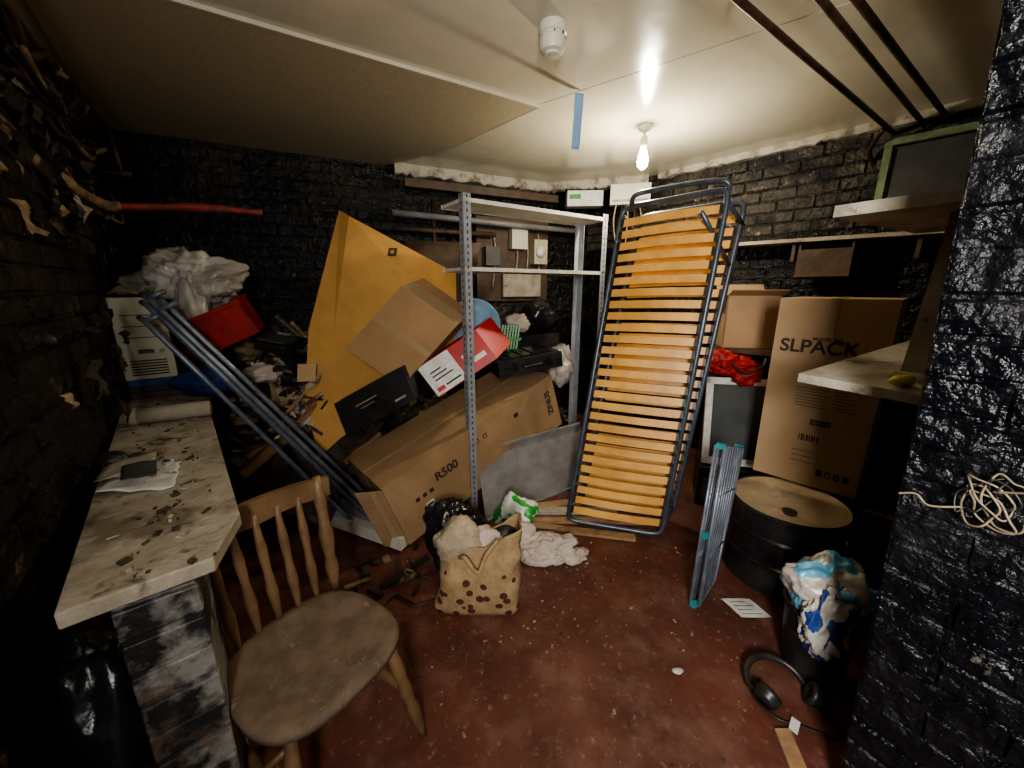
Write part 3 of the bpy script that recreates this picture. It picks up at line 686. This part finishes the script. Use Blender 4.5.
# dark table, second carton
mb=MB();mb.box((1.37,2.67,.98),(.66,-.70,0),(.36,.33,0),(0,0,.03),m_woodD)
for p in ((1.41,2.67),(1.72,2.95),(2.0,2.05),(2.28,2.3)): mb.box((p[0],p[1],0),(.04,0,0),(0,.04,0),(0,0,.98),m_woodD)
mb.make('dark_side_table')
mb=MB();c=V((0,0,.34));a=V((.30,-.08,0));b=V((.1,.32,0))
o=V((1.40,2.56,1.012))
mb.box(o,a,b*.03,c,m_cardS);mb.box(o+b,a,-b*.03,c,m_cardS);mb.box(o,a*.03,b,c,m_cardS);mb.box(o+a,-a*.03,b,c,m_cardS);mb.box(o,a,b,c*.02,m_cardS)
mb.box(o+c,a,-b*.35+c*.1,c*.015,m_cardS);mb.box(o+c+b,a,b*.3+c*.2,c*.015,m_cardS);mb.box(o+c,-a*.35+c*.1,b,c*.015,m_cardS)
mb.make('open_cardboard_box')
mb=MB();mb.blob((1.37,2.40,.93),(.17,.09,.05),m_bagR,.5,3,14,5);mb.blob((1.30,2.36,.97),(.09,.06,.06),m_bagR,.5,3.4,15,4);mb.blob((1.47,2.36,.87),(.08,.05,.07),m_bagR,.5,3.4,16,4)
mb.tube([(1.30,2.32,1.0),(1.4,2.28,.90),(1.52,2.3,.93),(1.56,2.33,.98)],.008,m_black,6,smooth=True);mb.make('red_cloth')
mb=MB();o=V((1.25,2.35,.28));a=V((.42,-.10,0));u=V((.02,.10,.56));n=a.cross(u).normalized()
if n.y>0:n=-n
mb.box(o,a,u,n*-.012,m_glass);w=.045
mb.box(o,a,u*.08,n*.02,m_white);mb.box(o+u*.92,a,u*.08,n*.02,m_white);mb.box(o,a*.1,u,n*.02,m_white);mb.box(o+a*.9,a*.1,u,n*.02,m_white)
mb.make('window_sash',bevel=.004)
mb=MB();mb.box((1.22,2.3,0),(.5,-.12,0),(.12,.3,0),(0,0,.27),m_black);mb.box((1.24,2.29,.05),(.2,-.05,0),(.0,-.006,0),(0,0,.15),m_greypan);mb.make('black_crate',bevel=.01)

# long wall shelf on right wall, planter box beneath, green frame
nB=V((-.76,-.65,0));dB=V((.65,-.76,0))
mb=MB();a=V((1.52,3.37,1.70));l=V((.95,-1.11,-.02));mb.box(a,l,nB*.22,(0,0,.022),m_dust)
for t in (.1,.5,.9): mb.box(a+l*t,dB*.02,nB*.18,(0,0,-.12),m_woodD)
mb.make('wall_shelf')
mb=MB();o=V((1.95,2.72,1.47));mb.box(o,dB*.28,nB*.10,(0,0,.012),m_woodD);mb.box(o,dB*.28,nB*.012,(0,0,.2),m_woodD);mb.box(o+nB*.09,dB*.28,nB*.012,(0,0,.17),m_woodD);mb.box(o,dB*.012,nB*.1,(0,0,.2),m_woodD);mb.box(o+dB*.268,dB*.012,nB*.1,(0,0,.2),m_woodD);mb.make('wooden_wall_box')
mb=MB();g=V((2.20,2.53,1.84))+nB*.03
mb.box(g,dB*.035,nB*.03,(0,0,.36),m_greenP);mb.box(g+V((0,0,.35)),dB*.62,nB*.035,(0,0,.035),m_greenP);mb.box(g+dB*.04,dB*.5,nB*.01,(0,0,.34),m_greypan)
mb.make('green_wall_hatch')
# right shelves on partition
def PQ(p,q,z): return V((p*.866-q*.5,p*.5+q*.866,z))
mb=MB();mb.prism([PQ(1.46,.28,1.09),PQ(2.3,.28,1.19),PQ(2.4,.50,1.20),PQ(1.46,.61,1.095)],(0,0,.028),m_dust)
mb.box(PQ(1.5,.26,.97),PQ(.03,0,0),PQ(0,.04,0),(0,0,.118),m_wood);mb.box(PQ(1.49,.26,1.05),PQ(0,0.03,0),PQ(.5,0,.04),(0,0,.03),m_wood)
mb.make('wall_shelf')
mb=MB();mb.prism([PQ(1.42,.26,1.60),PQ(2.1,.26,1.60),PQ(2.1,.58,1.60),PQ(1.42,.58,1.60)],(0,0,.032),m_dust)
mb.make('wall_shelf')
mb=MB();mb.box(PQ(1.60,.345,1.16),PQ(.10,.0,0),PQ(0,.03,0),(0,0,.438),m_dust);mb.box(PQ(1.57,.345,1.16),PQ(.03,.0,0),PQ(0,.05,0),(0.03,0,.438),m_dust);mb.make('upright_plank')
mb=MB();c=PQ(1.53,.36,1.143);mb.lathe(c,[(.012,0),(.016,.004),(.016,.05),(.01,.055),(.008,.07),(.001,.071)],m_yel,16,axis=(-1,-.2,0));mb.make('yellow_marker')
# cable on pillar
mb=MB();r=random.Random(2)
tu=V((.5,-.866,0));no=V((-.866,-.5,0))
for i in range(6):
    c=V((.93,.67,1.0))+tu*r.uniform(-.02,.02)+V((0,0,r.uniform(-.02,.02)));pts=[];rx=r.uniform(.02,.035);rz=r.uniform(.03,.055);tw=r.uniform(-.9,.9)
    for k in range(9):
        a=k*2*math.pi/9
        pts.append(c+tu*(math.cos(a+tw)*rx*r.uniform(.7,1.3))+no*(.02+.02*r.random())+V((0,0,1))*(math.sin(a)*rz*r.uniform(.7,1.3)))
    mb.tube(pts,.0019,m_black if i%3==0 else m_cableW,6,smooth=True,closed=True)
mb.tube([(.89,.68,.98),(.86,.71,.965),(.85,.73,.98),(.835,.75,.97)],.0022,m_cableW,6,smooth=True)
mb.tube([(.90,.65,1.03),(.945,.55,1.07),(1.0,.45,1.06)],.0022,m_cableW,6,smooth=True)
mb.make('cable_loop')
# clothes airer
mb=MB();A0=V((.81,1.46,.012));B0=V((.965,1.62,.012));A1=V((.87,1.53,.75));B1=V((1.06,1.71,.67))
for lay in (0,1):
    of_=V((.03,-.02,0))*lay
    p=[A0+of_,A1+of_,B1+of_,B0+of_];mb.tube(p,.007,m_pole,8,closed=True)
    for i in range(1,7):
        t=i/7;mb.tube([A0.lerp(B0,t)+of_,A1.lerp(B1,t)+of_],.004,m_pole,6)
    for t in (.3,.7): mb.tube([A0.lerp(A1,t)+of_,B0.lerp(B1,t)+of_],.005,m_pole,6)
for q in (A0,A1,B0,B1,A0.lerp(A1,.45)): mb.cbox(q+V((.015,-.01,0)),(.035,.02,.024),m_teal,(0,.2,.4))
mb.make('clothes_airer')
# bucket + bag
mb=MB();mb.lathe((1.13,1.16,0),[(.085,0),(.09,.005),(.115,.27),(.122,.275),(.122,.285),(.112,.285),(.10,.2),(.08,.01)],m_black,32);mb.make('black_bucket',es=1)
mb=MB();mb.blob((1.135,1.17,.35),(.12,.10,.12),m_bagW,.4,2.8,17,5,m2=m_cyan,thr=.1)
mb.blob((1.09,1.09,.28),(.085,.05,.14),m_bagW,.4,2.8,19,5,m2=m_blue,thr=.14);mb.blob((1.18,1.10,.37),(.06,.045,.05),m_cyan,.4,2.6,20,4)
mb.make('printed_carrier_bag')
# headphones: padded headband lying on floor with two ear cups
mb=MB();hc=V((.95,1.08,0))
mb.tube([hc+V((math.cos(a)*.10,math.sin(a)*.085,.02+.03*abs(math.sin(a)))) for a in [math.radians(-20+k*22) for k in range(11)]],[.008,.010,.012,.013,.013,.013,.012,.010,.008],m_black,10,smooth=True,sub=3)
for q,ax in (((-.075,-.055,.035),(.8,.5,.35)),((.095,-.05,.035),(-.8,.5,.35))):
    c=hc+V(q);mb.lathe(c-V(ax).normalized()*.02,[(.03,0),(.036,.006),(.036,.018),(.041,.022),(.042,.036),(.032,.042),(.022,.036),(.001,.034)],m_black,24,axis=ax)
mb.tube([hc+V((.095,-.08,.012)),hc+V((.13,-.13,.008)),hc+V((.08,-.16,.008)),hc+V((.0,-.13,.008)),hc+V((-.07,-.10,.008)),hc+V((-.10,-.02,.008)),hc+V((-.04,.03,.008))],.004,m_black,6,smooth=True)
mb.make('black_headphones')
mb=MB();mb.box((.80,.72,.002),(.05,.0,0),(.05,.22,0),(0,0,.015),m_wood);mb.box((.92,.93,.002),(.03,.03,0),(-.015,.02,0),(0,0,.01),m_white);mb.make('wood_offcut')
mb=MB();mb.sheet((1.0,1.38,.004),(.13,.0,0),(-.03,.11,0),m_white,8,8,.006,9,n=(0,0,1))
for k in range(4): mb.box((1.0-.006*k+.012,1.395+.022*k,.0125),(.085-.02*(k%2),0,0),(0,.0018,0),(0,0,.0006),m_ink)
mb.make('paper_sheet')
# floor debris
r=random.Random(11);mb=MB()
cl=[(r.uniform(-.5,1.0),r.uniform(.7,2.0)) for _ in range(9)]
for i in range(330):
    c0=r.choice(cl);x=c0[0]+r.gauss(0,.16);y=c0[1]+r.gauss(0,.14)
    if y>2.0 or x>1.05 or x<-.6 or y<.45: continue
    s_=r.choice([.0015,.002,.003,.003,.006]);mb.cbox((x,y,.002),(s_*2*r.uniform(.6,1.6),s_*1.4,.003),r.choice([m_dust,m_insul,m_wood,m_junk,m_junk]),(0,0,r.random()*3))
mb.blob((.62,1.14,.008),(.02,.015,.008),m_bagW,.4,2,3,2,flat=.002)
mb.make('floor_debris')
r=random.Random(11)
mb=MB();mb.tube([(-.55,1.75,.01),(-.45,1.62,.01),(-.35,1.66,.01),(-.28,1.55,.01),(-.42,1.45,.01),(-.55,1.5,.01),(-.6,1.35,.01)],.005,m_black,6,smooth=True)
for i in range(16): mb.cbox((r.uniform(-.75,-.38),r.uniform(1.5,1.85),.012),(r.uniform(.03,.12),r.uniform(.015,.04),.012),r.choice([m_black,m_woodD,m_junk,m_insul]),(r.uniform(-.1,.1),r.uniform(-.1,.1),r.random()*3))
mb.make('floor_scraps')

# ------------------------------------------------------------ electrics on back wall
dA=V((.9,.436,0));nA=V((.436,-.9,0))
def WA(x,off,z): return V((x,2.62+.485*(x+2.54),z))+nA*off
mb=MB();mb.box(WA(-.34,.03,1.28),dA*.74,nA*.02,(0,0,.74),m_woodD)
mb.box(WA(-.05,.05,1.75),dA*.16,nA*.07,(0,0,.18),m_dplast);mb.box(WA(.15,.05,1.62),dA*.14,nA*.09,(0,0,.22),m_beige);mb.box(WA(-.28,.05,1.6),dA*.14,nA*.06,(0,0,.16),m_greypan)
mb.lathe(WA(.19,.14,1.73)+dA*.02,[(.05,0),(.05,.02),(.001,.022)],m_white,20,axis=nA)
mb.box(WA(-.12,.05,1.32),dA*.4,nA*.04,(0,0,.22),m_dust)
for x in (-.2,.0,.1,.22): mb.tube([WA(x,.06,1.9),WA(x+.02,.07,1.7),WA(x-.01,.06,1.4)],.008,m_cable,6,smooth=True)
mb.make('electric_meter_board')
mb=MB();mb.tube([WA(-1.0,.16,1.97),WA(.6,.16,1.93)],.025,m_alu,10);mb.tube([WA(-1.0,.12,1.86),WA(-.2,.12,1.86)],.02,m_woodD,10);mb.tube([WA(-.7,.12,2.1),WA(-.7,.12,1.3)],.018,m_pipe,10);mb.tube([WA(-.5,.12,2.1),WA(-.5,.12,1.2)],.018,m_black,10)
mb.make('wall_pipes')
mb=MB();mb.box(WA(-.9,.10,2.17),dA*1.4,nA*.06,(0,0,.06),m_woodD);mb.make('timber_beam')
mb=MB();mb.box((.50,3.78,2.12),(.32,-.02,0),(0,.12,0),(0,0,.13),m_white);mb.box((.52,3.775,2.18),(.1,-.006,0),(0,.005,0),(0,0,.04),m_green);mb.make('consumer_unit',bevel=.006)
mb=MB();mb.box((.85,3.62,2.10),(.32,-.08,0),(.02,.1,0),(0,0,.16),m_dplast);mb.box((.87,3.613,2.12),(.28,-.07,0),(0,.004,0),(0,0,.02),m_alu)
for k in range(5): mb.tube([(.9+.05*k,3.6,2.1),(.88+.06*k,3.58,1.95),(.92+.04*k,3.6,1.75)],.007,m_black if k%2 else m_cable,6,smooth=True)
mb.make('junction_box')

# ------------------------------------------------------------ lights
def light(name,kind,loc,en,col,size=.1,rot=None):
    l=bpy.data.lights.new(name,kind);l.energy=en;l.color=col
    if kind=='AREA': l.size=size
    else: l.shadow_soft_size=size
    o=bpy.data.objects.new(name,l);sc.collection.objects.link(o);o.location=loc
    if rot:o.rotation_euler=rot
light('bulb_light','POINT',(.80,2.62,2.07),38,(1,.90,.70),.03)
light('front_fill_light','AREA',(-.1,-.85,1.65),140,(1,.96,.90),.6,(math.radians(88),0,0))  # soft fill lamp added behind the camera to brighten what faces it
w=bpy.data.worlds.new('w');sc.world=w;w.use_nodes=True;w.node_tree.nodes['Background'].inputs[0].default_value=(.85,.9,1,1);w.node_tree.nodes['Background'].inputs[1].default_value=.22
sc.view_settings.view_transform='AgX'
try: sc.view_settings.look='AgX - Medium High Contrast'
except: pass
cam=bpy.data.cameras.new('camera');co=bpy.data.objects.new('camera',cam);sc.collection.objects.link(co)
co.location=(0,0,1.4);co.rotation_euler=(math.radians(76),0,0);cam.sensor_width=36;cam.lens=36*385/1024;cam.clip_start=.02
sc.camera=co
